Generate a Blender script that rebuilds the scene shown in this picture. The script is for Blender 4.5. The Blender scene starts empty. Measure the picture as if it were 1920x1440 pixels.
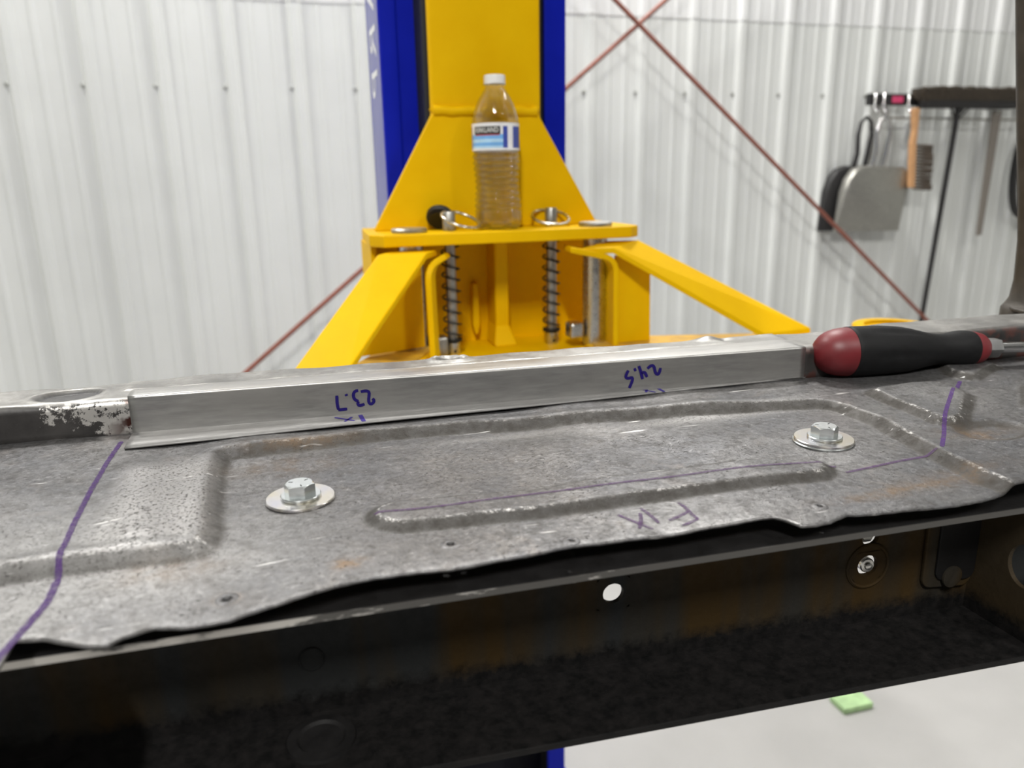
import bpy, bmesh, math, random
import numpy as np
from mathutils import Matrix, Vector
random.seed(7)
S = bpy.context.scene
C = S.collection
R = math.radians

# ------------------------------------------------------------------ camera, world, lights, exposure
# world origin = the photographer's eye; X runs along the workshop wall, Y into it, Z up; floor at -1.35 m
FLOOR, CEIL, WALL = -1.35, 3.0, 3.10
cam = bpy.data.cameras.new('camera'); camo = bpy.data.objects.new('camera', cam); C.objects.link(camo)
camo.matrix_world = Matrix.Rotation(R(-16.5), 4, 'Z') @ Matrix.Rotation(R(74.8), 4, 'X') @ Matrix.Rotation(R(-1.0), 4, 'Z')
cam.sensor_width = 36; cam.lens = 27; cam.clip_start = .02
cam.dof.use_dof = True; cam.dof.focus_distance = .50; cam.dof.aperture_fstop = 7.5
S.camera = camo
w = bpy.data.worlds.new('World'); S.world = w; w.use_nodes = True
w.node_tree.nodes['Background'].inputs[0].default_value = (.8, .85, .9, 1)
w.node_tree.nodes['Background'].inputs[1].default_value = .05
S.view_settings.view_transform = 'Standard'; S.view_settings.look = 'None'
S.view_settings.gamma = 1; S.view_settings.use_curve_mapping = False
S.view_settings.exposure = 0.10
S.cycles.use_denoising = True
S.cycles.max_bounces = 10; S.cycles.diffuse_bounces = 5; S.cycles.glossy_bounces = 4
S.cycles.transparent_max_bounces = 16; S.cycles.sample_clamp_indirect = 8
def ceiling_lamp(x, y, sx, sy, power, col=(1, .985, .95)):
    l = bpy.data.lights.new('led_strip_light', 'AREA'); l.shape = 'RECTANGLE'; l.size = sx; l.size_y = sy
    l.energy = power; l.color = col
    o = bpy.data.objects.new('led_strip_light', l); C.objects.link(o); o.location = (x, y, CEIL - .06)
    return o
ceiling_lamp(-1.1, 2.45, .20, .5, 88)
ceiling_lamp(1.25, 2.45, .20, .5, 104)
ceiling_lamp(3.4, 1.2, .22, 1.2, 20)
ceiling_lamp(-.9, -2.3, .16, 1.2, 185)
ceiling_lamp(2.3, -2.5, .16, 1.2, 92)

# ------------------------------------------------------------------ helpers
def setp(o, label=None, cat=None, group=None, kind=None):
    for k, v in (('label', label), ('category', cat), ('group', group), ('kind', kind)):
        if v: o[k] = v
    return o
def link(name, me, mat=None, parent=None, smooth=None):
    o = bpy.data.objects.new(name, me); C.objects.link(o)
    if mat is not None:
        for m in (mat if isinstance(mat, (list, tuple)) else [mat]): me.materials.append(m)
    if parent is not None: o.parent = parent
    if smooth is not None:
        me.polygons.foreach_set('use_smooth', [True] * len(me.polygons))
        if smooth < 180: me.set_sharp_from_angle(angle=R(smooth))
    return o
def mesh(name, v, f, mat=None, parent=None, smooth=None):
    me = bpy.data.meshes.new(name); me.from_pydata([tuple(map(float, p)) for p in v], [], f); me.update()
    return link(name, me, mat, parent, smooth)
def from_bm(name, bm, mat=None, parent=None, smooth=None):
    bmesh.ops.recalc_face_normals(bm, faces=bm.faces)
    me = bpy.data.meshes.new(name); bm.to_mesh(me); bm.free()
    return link(name, me, mat, parent, smooth)
def thing(name, label, cat, loc=(0, 0, 0), group=None):
    o = bpy.data.objects.new(name, None); C.objects.link(o); o.location = loc; o.empty_display_size = .02
    bpy.context.view_layer.update()
    return setp(o, label, cat, group)
def bevel(o, wd, seg=2, ang=40):
    m = o.modifiers.new('bevel', 'BEVEL'); m.width = wd; m.segments = seg; m.limit_method = 'ANGLE'; m.angle_limit = R(ang)
    m.harden_normals = False
    return o
def box(name, lo, hi, mat, parent=None, bv=0):
    x0, y0, z0 = lo; x1, y1, z1 = hi
    v = [(x0,y0,z0),(x1,y0,z0),(x1,y1,z0),(x0,y1,z0),(x0,y0,z1),(x1,y0,z1),(x1,y1,z1),(x0,y1,z1)]
    o = mesh(name, v, [(3,2,1,0),(4,5,6,7),(0,1,5,4),(1,2,6,5),(2,3,7,6),(3,0,4,7)], mat, parent)
    return bevel(o, bv) if bv else o
def prism(name, pts, vec, mat, parent=None, bv=0, smooth=None):
    """closed 3-D polygon pts swept by vec"""
    n = len(pts); v = [Vector(p) for p in pts]; v += [p + Vector(vec) for p in v]
    bm = bmesh.new(); bv_ = [bm.verts.new(p) for p in v]
    bm.faces.new(bv_[:n]); bm.faces.new(bv_[n:][::-1])
    for i in range(n): bm.faces.new((bv_[i], bv_[(i+1) % n], bv_[n+(i+1) % n], bv_[n+i]))
    o = from_bm(name, bm, mat, parent, smooth)
    return bevel(o, bv) if bv else o
def frame(axis):
    a = Vector(axis).normalized(); t = Vector((0, 0, 1)) if abs(a.z) < .9 else Vector((1, 0, 0))
    u = a.cross(t).normalized(); return u, a.cross(u), a
def lathe(name, prof, mat, parent=None, base=(0, 0, 0), axis=(0, 0, 1), seg=40, smooth=35, cap=True):
    """prof = [(radius, distance along axis)]"""
    u, v_, a = frame(axis); b = Vector(base); vs = []; fs = []
    for r, h in prof:
        for k in range(seg):
            t = 2 * math.pi * k / seg; vs.append(b + a * h + u * (r * math.cos(t)) + v_ * (r * math.sin(t)))
    for i in range(len(prof) - 1):
        for k in range(seg):
            k2 = (k + 1) % seg; fs.append((i*seg+k, i*seg+k2, (i+1)*seg+k2, (i+1)*seg+k))
    if cap: fs.append(tuple(range(seg))[::-1]); fs.append(tuple((len(prof)-1)*seg + k for k in range(seg)))
    bm = bmesh.new(); bvs = [bm.verts.new(p) for p in vs]
    for f in fs: bm.faces.new([bvs[i] for i in f])
    return from_bm(name, bm, mat, parent, smooth)
def tube(name, path, r, mat, parent=None, seg=10, closed=False, smooth=60):
    P = [Vector(p) for p in path]; n = len(P); vs = []; fs = []; u = None
    for i, p in enumerate(P):
        d = (P[(i+1) % n] - P[i-1]) if closed else (P[min(i+1, n-1)] - P[max(i-1, 0)])
        d.normalize()
        if u is None: u = frame(d)[0]
        u = (u - d * u.dot(d)).normalized(); v_ = d.cross(u)
        rr = r[i] if isinstance(r, (list, tuple)) else r
        for k in range(seg):
            t = 2 * math.pi * k / seg; vs.append(p + u * (rr * math.cos(t)) + v_ * (rr * math.sin(t)))
    m = n if closed else n - 1
    for i in range(m):
        j = (i + 1) % n
        for k in range(seg): fs.append((i*seg+k, i*seg+(k+1) % seg, j*seg+(k+1) % seg, j*seg+k))
    if not closed: fs.append(tuple(range(seg))[::-1]); fs.append(tuple((n-1)*seg+k for k in range(seg)))
    bm = bmesh.new(); bvs = [bm.verts.new(p) for p in vs]
    for f in fs: bm.faces.new([bvs[i] for i in f])
    return from_bm(name, bm, mat, parent, smooth)

# ------------------------------------------------------------------ materials
class N:
    def __init__(s, name):
        s.m = bpy.data.materials.new(name); s.m.use_nodes = True; s.t = s.m.node_tree; s.n = s.t.nodes
        s.b = s.n['Principled BSDF']; s.co = s.n.new('ShaderNodeTexCoord').outputs['Object']
    def put(s, sock, v):
        if hasattr(v, 'links'): s.t.links.new(v, sock)
        else: sock.default_value = v if not (isinstance(v, tuple) and len(v) == 3 and sock.type == 'RGBA') else (*v, 1)
    def set(s, **k):
        for a, v in k.items(): s.put(s.b.inputs[a.replace('_', ' ')], v)
        return s
    def noise(s, scale, detail=4, rough=.55, vec=None, stretch=None, dist=0):
        n = s.n.new('ShaderNodeTexNoise'); n.inputs['Scale'].default_value = scale; n.inputs['Detail'].default_value = detail
        n.inputs['Roughness'].default_value = rough; n.inputs['Distortion'].default_value = dist
        v = vec or s.co
        if stretch:
            mp = s.n.new('ShaderNodeMapping'); mp.inputs['Scale'].default_value = stretch[:3]
            if len(stretch) > 3: mp.inputs['Rotation'].default_value = (0, 0, stretch[3])
            s.t.links.new(v, mp.inputs[0]); v = mp.outputs[0]
        s.t.links.new(v, n.inputs['Vector']); return n.outputs['Fac']
    def voro(s, scale):
        n = s.n.new('ShaderNodeTexVoronoi'); n.inputs['Scale'].default_value = scale
        s.t.links.new(s.co, n.inputs['Vector']); return n.outputs['Distance']
    def ramp(s, fac, *stops):
        n = s.n.new('ShaderNodeValToRGB'); e = n.color_ramp.elements
        while len(e) < len(stops): e.new(.5)
        for el, (p, c) in zip(e, stops):
            el.position = p; el.color = (*c, 1) if isinstance(c, tuple) else (c, c, c, 1)
        s.put(n.inputs[0], fac); return n.outputs[0]
    def rng(s, v, a, b, c=0, d=1):
        n = s.n.new('ShaderNodeMapRange'); n.inputs[1].default_value = a; n.inputs[2].default_value = b
        n.inputs[3].default_value = c; n.inputs[4].default_value = d; s.put(n.inputs[0], v); return n.outputs[0]
    def mix(s, f, a, b, mode='MIX'):
        n = s.n.new('ShaderNodeMix'); n.data_type = 'RGBA'; n.blend_type = mode
        s.put(n.inputs[0], f); s.put(n.inputs[6], a); s.put(n.inputs[7], b); return n.outputs[2]
    def math(s, op, a, b=0.):
        n = s.n.new('ShaderNodeMath'); n.operation = op; n.use_clamp = False; s.put(n.inputs[0], a); s.put(n.inputs[1], b); return n.outputs[0]
    def xyz(s):
        n = s.n.new('ShaderNodeSeparateXYZ'); s.t.links.new(s.co, n.inputs[0]); return n.outputs
    def attr(s, name):
        n = s.n.new('ShaderNodeAttribute'); n.attribute_name = name; return n.outputs['Fac']
    def bump(s, h, strength=.3, dist=.001):
        n = s.n.new('ShaderNodeBump'); n.inputs['Strength'].default_value = strength; n.inputs['Distance'].default_value = dist
        s.put(n.inputs['Height'], h); s.t.links.new(n.outputs[0], s.b.inputs['Normal']); return s
def plain(name, col, rough=.5, metal=0., var=.12, scale=60, bump=0, spec=.5):
    a = N(name); n = a.noise(scale)
    lo = tuple(c * (1 - var) for c in col); hi = tuple(min(1, c * (1 + var)) for c in col)
    a.set(Base_Color=a.ramp(n, (.3, lo), (.7, hi)), Roughness=a.rng(n, .3, .7, rough * .9, min(1, rough * 1.1)), Metallic=metal)
    a.b.inputs['Specular IOR Level'].default_value = spec
    if bump: a.bump(a.noise(scale * 4), bump, .0005)
    return a.m

M = {}
# ground sheet steel of the floor pan: mottled grey, pitted, bare metal and painted glints on the crests, painted shade on the slopes, grimy creases
a = N('pan_steel'); n1 = a.noise(11, 7, .68); n2 = a.noise(85, 6, .72); n3 = a.noise(620, 3, .6); n4 = a.noise(38, 5, .6, dist=.6); n5 = a.noise(300, 5, .75)
glint_wear = a.attr('glint_wear'); bare = a.attr('bare'); shade_grime = a.attr('shade_grime'); rust = a.attr('rust')
base = a.ramp(n1, (.32, (.105, .107, .115)), (.5, (.165, .163, .165)), (.68, (.26, .255, .252)))
base = a.mix(a.rng(n4, .58, .74, 0, .18), base, (.33, .27, .215))
base = a.mix(a.rng(n2, .46, .66, 0, .7), base, (.070, .066, .064))
base = a.mix(a.rng(n5, .50, .68, 0, .70), base, (.042, .039, .037))
base = a.mix(a.rng(n5, .28, .42, .55, 0), base, (.44, .433, .43))
base = a.mix(a.math('MULTIPLY', bare, .65), base, (.43, .42, .41))
w2 = a.math('MULTIPLY', a.math('MULTIPLY', a.rng(glint_wear, .25, 1.), a.rng(a.noise(260, 5, .8), .50, .60)), a.rng(a.noise(40, 3), .42, .60, .12, .9))
base = a.mix(a.math('MULTIPLY', shade_grime, a.rng(n2, .3, .7, .75, 1)), base, (.045, .041, .036))
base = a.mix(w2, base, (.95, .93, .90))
base = a.mix(a.math('MULTIPLY', rust, a.rng(n2, .35, .65)), base, (.23, .145, .075))
pit = a.math('MULTIPLY', a.rng(n3, .60, .68), a.rng(a.noise(45, 3), .42, .58))
pit = a.math('MAXIMUM', pit, a.math('MULTIPLY', a.rng(n3, .55, .63), bare))
base = a.mix(a.math('MULTIPLY', pit, .9), base, (.04, .036, .034))
scr = a.noise(240, 2, .5, stretch=(.10, 1, 1, R(-38)), dist=.4)
scr = a.math('MULTIPLY', a.rng(scr, .68, .74), a.rng(a.noise(28, 2), .50, .62))
base = a.mix(a.math('MULTIPLY', scr, .8), base, (.92, .91, .89))
shiny = a.math('MAXIMUM', a.math('MAXIMUM', w2, scr), a.math('MULTIPLY', bare, .5))
rgh = a.math('ADD', a.rng(n1, .3, .7, .46, .34), a.math('ADD', a.math('MULTIPLY', shade_grime, .20), a.rng(n2, .45, .7, 0, .14)))
a.b.inputs['Specular IOR Level'].default_value = .22
a.set(Base_Color=base, Metallic=a.math('MAXIMUM', a.rng(shade_grime, 0, 1, .74, .4), w2), Roughness=a.math('SUBTRACT', rgh, a.math('MULTIPLY', shiny, .08)))
hh = a.math('SUBTRACT', a.math('ADD', a.math('MULTIPLY', n3, .45), a.math('ADD', n2, a.math('MULTIPLY', n5, .6))), a.math('MULTIPLY', pit, .8)); a.bump(hh, .55, .0007); M['pan'] = a.m
# new brushed patch
a = N('brushed_steel'); n1 = a.noise(300, 3, .6, stretch=(.12, 1, 1, R(8))); n2 = a.noise(25, 4); n3 = a.noise(700, 2)
a.set(Base_Color=a.mix(a.rng(n2, .3, .7), a.ramp(n1, (.3, (.30, .297, .29)), (.7, (.47, .463, .45))), (.35, .34, .325)), Metallic=.92, Roughness=a.rng(n2, .3, .7, .38, .50))
a.bump(a.math('ADD', n1, a.math('MULTIPLY', n3, .3)), .16, .0004); M['patch'] = a.m
a = N('scuffed_flange'); n1 = a.noise(420, 4, .7, stretch=(.12, 1, 1, R(28))); n2 = a.noise(60, 4)
a.set(Base_Color=a.mix(a.rng(n2, .35, .65), a.ramp(n1, (.35, (.16, .158, .155)), (.65, (.33, .326, .318))), (.22, .215, .21)), Metallic=.45, Roughness=.5); a.b.inputs['Specular IOR Level'].default_value = .25; a.bump(n1, .2, .0004); M['flange'] = a.m
# old rail: dull grey steel, black rusty face with a ground patch near the joint
a = N('rail_steel'); n1 = a.noise(30, 5, .65); n2 = a.noise(170, 5, .7); n3 = a.noise(520, 3); x, y, z = a.xyz()
top = a.mix(a.rng(n2, .4, .72, 0, .7), a.ramp(n1, (.3, (.22, .217, .21)), (.7, (.36, .352, .335))), (.17, .16, .15))
dark = a.ramp(n1, (.35, (.020, .0185, .018)), (.7, (.050, .046, .044)))
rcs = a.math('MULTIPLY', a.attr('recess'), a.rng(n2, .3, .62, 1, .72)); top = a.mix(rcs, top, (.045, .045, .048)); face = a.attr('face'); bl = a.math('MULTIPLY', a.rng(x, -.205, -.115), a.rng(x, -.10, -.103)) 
big = a.noise(190, 8, .80); mid = a.noise(75, 3, .5)
low = a.math('MULTIPLY', a.rng(z, -.1575, -.150), a.rng(x, -.20, -.13, .6, 1))
ground = a.rng(a.math('ADD', a.math('MULTIPLY', a.math('MULTIPLY', bl, a.math('MAXIMUM', low, a.rng(x, -.135, -.115))), .22), a.math('ADD', a.math('MULTIPLY', big, .7), a.math('MULTIPLY', mid, .35))), .675, .705)
fc = a.mix(ground, dark, (.62, .60, .57)); fc = a.mix(a.math('MULTIPLY', a.rng(x, -.122, -.106), a.rng(mid, .5, .6)), fc, (.075, .030, .024))
a.set(Base_Color=a.mix(face, top, fc), Metallic=a.math('SUBTRACT', a.math('SUBTRACT', .95, a.math('MULTIPLY', rcs, .6)), a.math('MULTIPLY', face, a.rng(ground, 0, 1, .7, 0))), Roughness=a.rng(n1, .3, .7, .40, .54))
a.bump(a.math('ADD', n2, a.math('MULTIPLY', n3, .4)), .22, .0006); M['rail'] = a.m
# beam: black paint, rust stripes, grease on the bottom
a = N('beam_steel'); n1 = a.noise(26, 3, .5, stretch=(1, .1, .10)); n2 = a.noise(140, 5, .7); x, y, z = a.xyz()
st = a.ramp(n1, (.40, (.024, .025, .025)), (.52, (.030, .024, .016)), (.62, (.042, .025, .008)))
gz = a.rng(a.math('ADD', z, a.math('MULTIPLY', n2, .016)), -.252, -.243)
col = a.mix(gz, a.ramp(n2, (.35, (.003, .003, .003)), (.7, (.009, .0078, .0075))), st)
a.set(Base_Color=col, Roughness=a.rng(n2, .3, .7, .55, .8), Metallic=a.math('MULTIPLY', gz, .25)); a.b.inputs['Specular IOR Level'].default_value = .18; a.bump(n2, .35, .0012); M['beam'] = a.m
a = N('beam_lip'); n = a.noise(120, 4, .7, stretch=(.25, 1, 1)); x, y, z = a.xyz()
f = a.rng(a.math('SUBTRACT', n, a.math('MULTIPLY', x, .9)), .46, .56)
a.set(Base_Color=a.mix(f, (.05, .047, .043), (.52, .50, .47)), Metallic=a.math('MULTIPLY', f, .8), Roughness=.5); M['lip'] = a.m
M['beamdark'] = plain('black_steel', (.0075, .007, .007), .65, 0, .3, 90, .4, .2)
M['zinc'] = plain('zinc_plate', (.70, .73, .73), .24, 1, .06, 200)
a = N('zinc_washer'); n = a.noise(55, 3)
a.set(Base_Color=a.ramp(n, (.3, (.66, .66, .74)), (.5, (.74, .71, .68)), (.7, (.76, .70, .56))), Metallic=1., Roughness=.22); M['washer'] = a.m
# yellow lift paint
a = N('yellow_paint'); n = a.noise(18, 4); n2 = a.noise(90, 5, .7)
c = a.ramp(n, (.3, (.76, .435, .0)), (.7, (.80, .48, .0))); c = a.mix(a.rng(n2, .70, .78, 0, .45), c, (.30, .14, .02))
a.set(Base_Color=c, Roughness=a.rng(n, .3, .7, .42, .55)); a.b.inputs['Specular IOR Level'].default_value = .10; a.bump(a.noise(260, 2), .05, .0004); M['yellow'] = a.m
a = N('yellow_dusty'); n = a.noise(30, 5, .65)
a.set(Base_Color=a.ramp(n, (.35, (.42, .25, .04)), (.65, (.68, .40, .02))), Roughness=.6); M['yellowdust'] = a.m
M['blue'] = plain('blue_paint', (.0045, .0130, .39), .40, 0, .10, 12, 0, .12)
M['bluegloss'] = plain('blue_gloss_paint', (.0055, .0105, .31), .22, 0, .10, 12)
M['black'] = plain('black_shadow_paint', (.006, .006, .006), .6)
M['steel'] = plain('bright_steel', (.60, .59, .56), .28, 1, .1, 120)
M['dullsteel'] = plain('dull_steel', (.42, .41, .38), .42, 1, .15, 120, .2)
M['spring'] = plain('black_spring', (.03, .028, .025), .4, .6)
M['rod'] = plain('red_oxide', (.235, .075, .050), .5, 0, .2, 40)
M['wall'] = plain('white_sheet_metal', (.655, .668, .648), .38, 0, .02, 6, 0, .5)
M['wallup'] = plain('white_liner', (.69, .697, .69), .40, 0, .02, 6)
M['floor'] = plain('grey_epoxy', (.39, .382, .373), .45, 0, .07, 3)
M['ceil'] = plain('ceiling_grey', (.50, .50, .49), .7)
M['front'] = plain('front_wall_grey', (.05, .05, .055), .7)
M['screw'] = plain('screw_zinc', (.45, .46, .43), .4, .6)
M['rubber'] = plain('black_rubber', (.018, .017, .017), .55, 0, .2, 150, .2)
M['grip'] = plain('grip_rubber', (.0065, .0065, .007), .6, 0, .25, 220, .15, .2)
M['redplast'] = plain('red_plastic', (.135, .009, .013), .46, 0, .12, 60)
M['chrome'] = plain('chrome', (.62, .62, .62), .16, 1, .04)
M['shaft'] = plain('tool_shaft', (.42, .42, .42), .24, 1, .05)
M['wood'] = plain('brush_wood', (.55, .30, .14), .5, 0, .12, 40)
M['bristle'] = plain('steel_bristle', (.085, .066, .050), .6, .2, .35, 300)
M['broombristle'] = plain('broom_bristle', (.055, .043, .030), .8, 0, .5, 160)
M['strap'] = plain('grey_bar', (.22, .195, .17), .55, .2, .1)
M['pink'] = plain('pink_tape', (.62, .06, .16), .5)
M['pillar'] = plain('primer_pillar', (.055, .048, .040), .55, .3, .3, 60, .3)
M['foam'] = plain('green_foam', (.40, .58, .30), .8, 0, .25, 30)
M['white'] = plain('white_plastic', (.85, .85, .84), .35, 0, .02)
M['letter'] = plain('white_lettering', (.80, .80, .80), .4)
M['lab_w'] = plain('label_white', (.80, .80, .82), .4); M['lab_b'] = plain('label_light_blue', (.17, .42, .80), .4)
M['lab_p'] = plain('label_pale_blue', (.42, .66, .88), .4); M['lab_d'] = plain('label_dark_blue', (.045, .075, .36), .4)
M['lab_k'] = plain('label_black', (.035, .04, .04), .4); M['lab_r'] = plain('label_red', (.42, .03, .05), .4)
def ink(name, col, cover):
    a = N(name); n = a.noise(450, 4, .7); a.b.inputs['Specular IOR Level'].default_value = .12; a.set(Base_Color=col, Roughness=.6, Alpha=a.rng(n, .30, .62, cover[0], cover[1])); return a.m
M['inkblue'] = ink('blue_marker', (.014, .008, .115), (1., .86))
M['inkviolet'] = ink('violet_marker', (.075, .030, .150), (.90, .45))
M['inkfaint'] = ink('faint_violet_marker', (.085, .040, .115), (.85, .35))
M['inkblue2'] = ink('blue_marker_thin', (.045, .03, .22), (1., .8))
# thin clear plastic: mostly see-through, glossy at the edges
a = N('clear_plastic'); a.n.remove(a.b); out = a.n['Material Output']
tr = a.n.new('ShaderNodeBsdfTransparent'); tr.inputs[0].default_value = (.985, .985, .98, 1)
gs = a.n.new('ShaderNodeBsdfGlass'); gs.inputs['IOR'].default_value = 1.48; gs.inputs['Roughness'].default_value = .015
mx = a.n.new('ShaderNodeMixShader'); mx.inputs[0].default_value = .72
L = a.t.links.new; L(tr.outputs[0], mx.inputs[1]); L(gs.outputs[0], mx.inputs[2]); L(mx.outputs[0], out.inputs[0]); M['pet'] = a.m

# ------------------------------------------------------------------ room
def structure(o): o['kind'] = 'structure'; return o
X0, X1, Y0 = -4.5, 6.5, -6.5
structure(box('floor', (X0, Y0, FLOOR - .1), (X1, WALL + .1, FLOOR), M['floor']))
structure(box('ceiling', (X0, Y0, CEIL), (X1, WALL + .1, CEIL + .1), M['ceil']))
structure(box('wall_left', (X0 - .1, Y0, FLOOR), (X0, WALL + .1, CEIL), M['wall']))
structure(box('wall_right', (X1, Y0, FLOOR), (X1 + .1, WALL + .1, CEIL), M['wall']))
structure(box('wall_front', (X0, Y0 - .1, FLOOR), (X1, Y0, CEIL), M['front']))
PITCH, RIB0 = .2293, -.790
def sheet(name, x0, x1, z0, z1, y, mat, parent=None, lo=-99, hi=99):
    """ribbed steel sheet: a tall rib every 9 inches and two shallow ones between"""
    prof = [(-.026, 0), (-.012, .019), (.012, .019), (.026, 0), (.066, 0), (.073, .0035), (.085, .0035), (.092, 0),
            (.137, 0), (.144, .0035), (.156, .0035), (.163, 0)]
    xs = []
    k = math.floor((x0 - RIB0) / PITCH) - 1
    while RIB0 + k * PITCH < x1 + PITCH:
        xs += [(RIB0 + k * PITCH + dx, d) for dx, d in prof]; k += 1
    xs = [p for p in xs if x0 < p[0] < x1]; xs = [(x0, 0)] + xs + [(x1, 0)]
    n = len(xs); v = [(x, y - d, z0) for x, d in xs] + [(x, y - d, z1) for x, d in xs] + [(x, y - d + .0015, z0) for x, d in xs] + [(x, y - d + .0015, z1) for x, d in xs]
    f = []
    for i in range(n - 1): f += [(i, i+1, n+i+1, n+i), (2*n+i, 3*n+i, 3*n+i+1, 2*n+i+1), (i, 2*n+i, 2*n+i+1, i+1), (n+i, n+i+1, 3*n+i+1, 3*n+i)]
    o = mesh(name, v, f, mat, parent)
    return bevel(o, .003, 2, 20)
SEAM = .612
wall = structure(box('wall_back', (X0, WALL + .002, FLOOR), (X1, WALL + .1, CEIL), M['wall']))
xa = X0
while xa < X1 - .01:                                   # 3-foot sheets side by side, lower course and upper course
    xb = min(xa + 4 * PITCH, X1)
    sheet('wall_sheet', xa + .0004, xb, FLOOR + .01, SEAM + .02, WALL, M['wall'], wall)
    sheet('wall_sheet', xa + .0004, xb, SEAM, CEIL - .005, WALL - .0022, M['wallup'], wall)
    xa = xb
sc0 = None
for k in range(-3, 22):
    for z in (.322, -1.10):
        x = RIB0 - .03 + k * PITCH
        if sc0 is None:
            sc0 = lathe('wall_screw', [(.0085, 0), (.0085, .0015), (.0055, .002), (.0055, .006), (.003, .0065)], M['screw'], wall, (0, 0, 0), (0, -1, 0), 12)
            s = sc0
        else:
            s = sc0.copy(); C.objects.link(s)
        s.location = (x, WALL, z)

# ------------------------------------------------------------------ floor pan panel (height field)
Z0 = -.166                                             # level of the bolted pan
def sdf(x, y, P):
    """signed distance to polygon, negative inside"""
    d = np.full(x.shape, 1e9); ins = np.zeros(x.shape, bool); n = len(P)
    for i in range(n):
        ax, ay = P[i]; bx, by = P[(i+1) % n]; ex, ey = bx-ax, by-ay; wx, wy = x-ax, y-ay
        t = np.clip((wx*ex + wy*ey) / (ex*ex + ey*ey + 1e-12), 0, 1)
        d = np.minimum(d, np.hypot(wx - t*ex, wy - t*ey))
        c = (ay > y) != (by > y); ins ^= c & (x < ex * (y - ay) / (ey if abs(ey) > 1e-12 else 1e-12) + ax)
    return np.where(ins, -d, d)
def sst(v, a, b):
    t = np.clip((v - a) / (b - a), 0, 1); return t*t*(3 - 2*t)
PAN = [(-.045,.479),(-.02,.480),(.0,.480),(.05,.485),(.107,.481),(.164,.475),(.244,.467),(.3245,.456),(.362,.449),(.371,.443),(.374,.434),
       (.3735,.40),(.367,.37),(.362,.34),(.357,.305),(.36,.25),(.36,.1),(-.6,.1),(-.6,.352),(-.13,.351),(-.109,.352),(-.088,.348),(-.065,.345),
       (-.050,.346),(-.044,.352),(-.043,.37),(-.045,.40),(-.046,.45)]
RPAD = [(.411,.451),(.419,.454),(.450,.455),(.470,.452),(.476,.440),(.470,.418),(.418,.374),(.408,.372),(.400,.376),(.406,.410)]
RPAD2 = [(.512,.452),(.505,.470),(.520,.50),(.560,.50),(.56,.475)]
RPAD3 = [(.56,.36),(.485,.385),(.53,.425),(.58,.44),(.8,.44),(.8,.36)]
rng = np.random.default_rng(3)
WAVES = [(rng.uniform(15, 95), rng.uniform(0, 6.28), rng.uniform(0, 6.28)) for _ in range(26)]
def deck_z(x, y):
    x = np.asarray(x, float); y = np.asarray(y, float)
    d = sdf(x, y, PAN); h = .0052 * sst(d, -.006, .006)
    h += .0009 * np.exp(-((d - .009) / .005)**2) * (1 - sst(x, .30, .36))                      # rolled crest behind the pan
    cd = np.full(x.shape, 1e9); CP = [(.0475, .3585), (.11, .3525), (.20, .3540), (.276, .3490)]
    for (ax, ay), (bx, by_) in zip(CP, CP[1:]):
        ex, ey = bx - ax, by_ - ay; t = np.clip(((x-ax)*ex + (y-ay)*ey) / (ex*ex + ey*ey), 0, 1); cd = np.minimum(cd, np.hypot(x-ax-t*ex, y-ay-t*ey))
    h += .0040 * (1 - sst(cd, .0105, .0200))                                        # long round-ended bead in the pan
    for P, H in ((RPAD, .0042), (RPAD2, .004), (RPAD3, .003)): h += H * (1 - sst(sdf(x, y, P), -.005, .005))
    h -= .0035 * (1 - sst(np.hypot((x - .425) / 1.5, y - .356), .010, .021))        # shallow dish at the right
    h += .0016 * np.exp(-((x + .083 + (y - .42) * .12) / .012)**2) * sst(y, .35, .37) * (1 - sst(y, .46, .49))
    for i, (k, p, q) in enumerate(WAVES): h += .00034 * (40 / (k + 25)) * np.sin(k * x * math.cos(q) + k * y * math.sin(q) + p)
    h += .0006 * np.sin(x * 70 + 1) * np.exp(-((y - .462) / .012)**2)
    return Z0 + h
EX = [-.109,-.100,-.0906,-.082,-.075,-.0697,-.060,-.050,-.032,-.0054,.0257,.0724,.1243,.1725,.205,.2226,.2262,.230,.238,.2478,.2606,.2847,.3213,.3652,.42,.80]
EY = [.2990,.2965,.2905,.2862,.2847,.2890,.2920,.2895,.2881,.2960,.3015,.2992,.3021,.2992,.2996,.2992,.2945,.2875,.2868,.2872,.2914,.2858,.2821,.2867,.290,.290]
def front_y(x): return np.interp(x, EX, EY) + .0004 * np.sin(x * 180) + .00012 * np.sin(x * 700 + 1)
HOLES = [(.064,.3213,.0019),(.1187,.3068,.0013),(.2531,.3030,.0014),(-.0338,.3045,.0021)]
BACK = .545
vs, fs, rim = [], [], []
def deck_grid(xs, fy, ny, tag=''):
    b = len(vs); u = np.linspace(0, 1, ny); F = front_y(xs)[:, None] if fy is front_y else np.full((len(xs), 1), float(front_y(-.109)))
    Y = F + (BACK - F) * u[None]
    if fy is not front_y:
        Y = np.concatenate([np.repeat(np.linspace(.14, F[0, 0], 60)[None, :-1], len(xs), 0), Y], 1); ny = Y.shape[1]
    X = np.repeat(xs[:, None], ny, 1)
    Z = deck_z(X, Y) - (.0005 * np.exp(-(Y - F) / .0016) * sst(X, -.109, -.104) if fy is front_y else 0)
    for i in range(len(xs)):
        for j in range(ny): vs.append((X[i, j], Y[i, j], Z[i, j]))
    hole = np.zeros(X.shape, bool)
    for hx, hy, r in HOLES: hole |= np.hypot(X - hx, Y - hy) < r
    for i in range(len(xs) - 1):
        for j in range(ny - 1):
            if hole[i, j] or hole[i+1, j] or hole[i+1, j+1] or hole[i, j+1]: continue
            fs.append((b + i*ny + j, b + (i+1)*ny + j, b + (i+1)*ny + j+1, b + i*ny + j+1))
    return X, Y, Z
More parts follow.
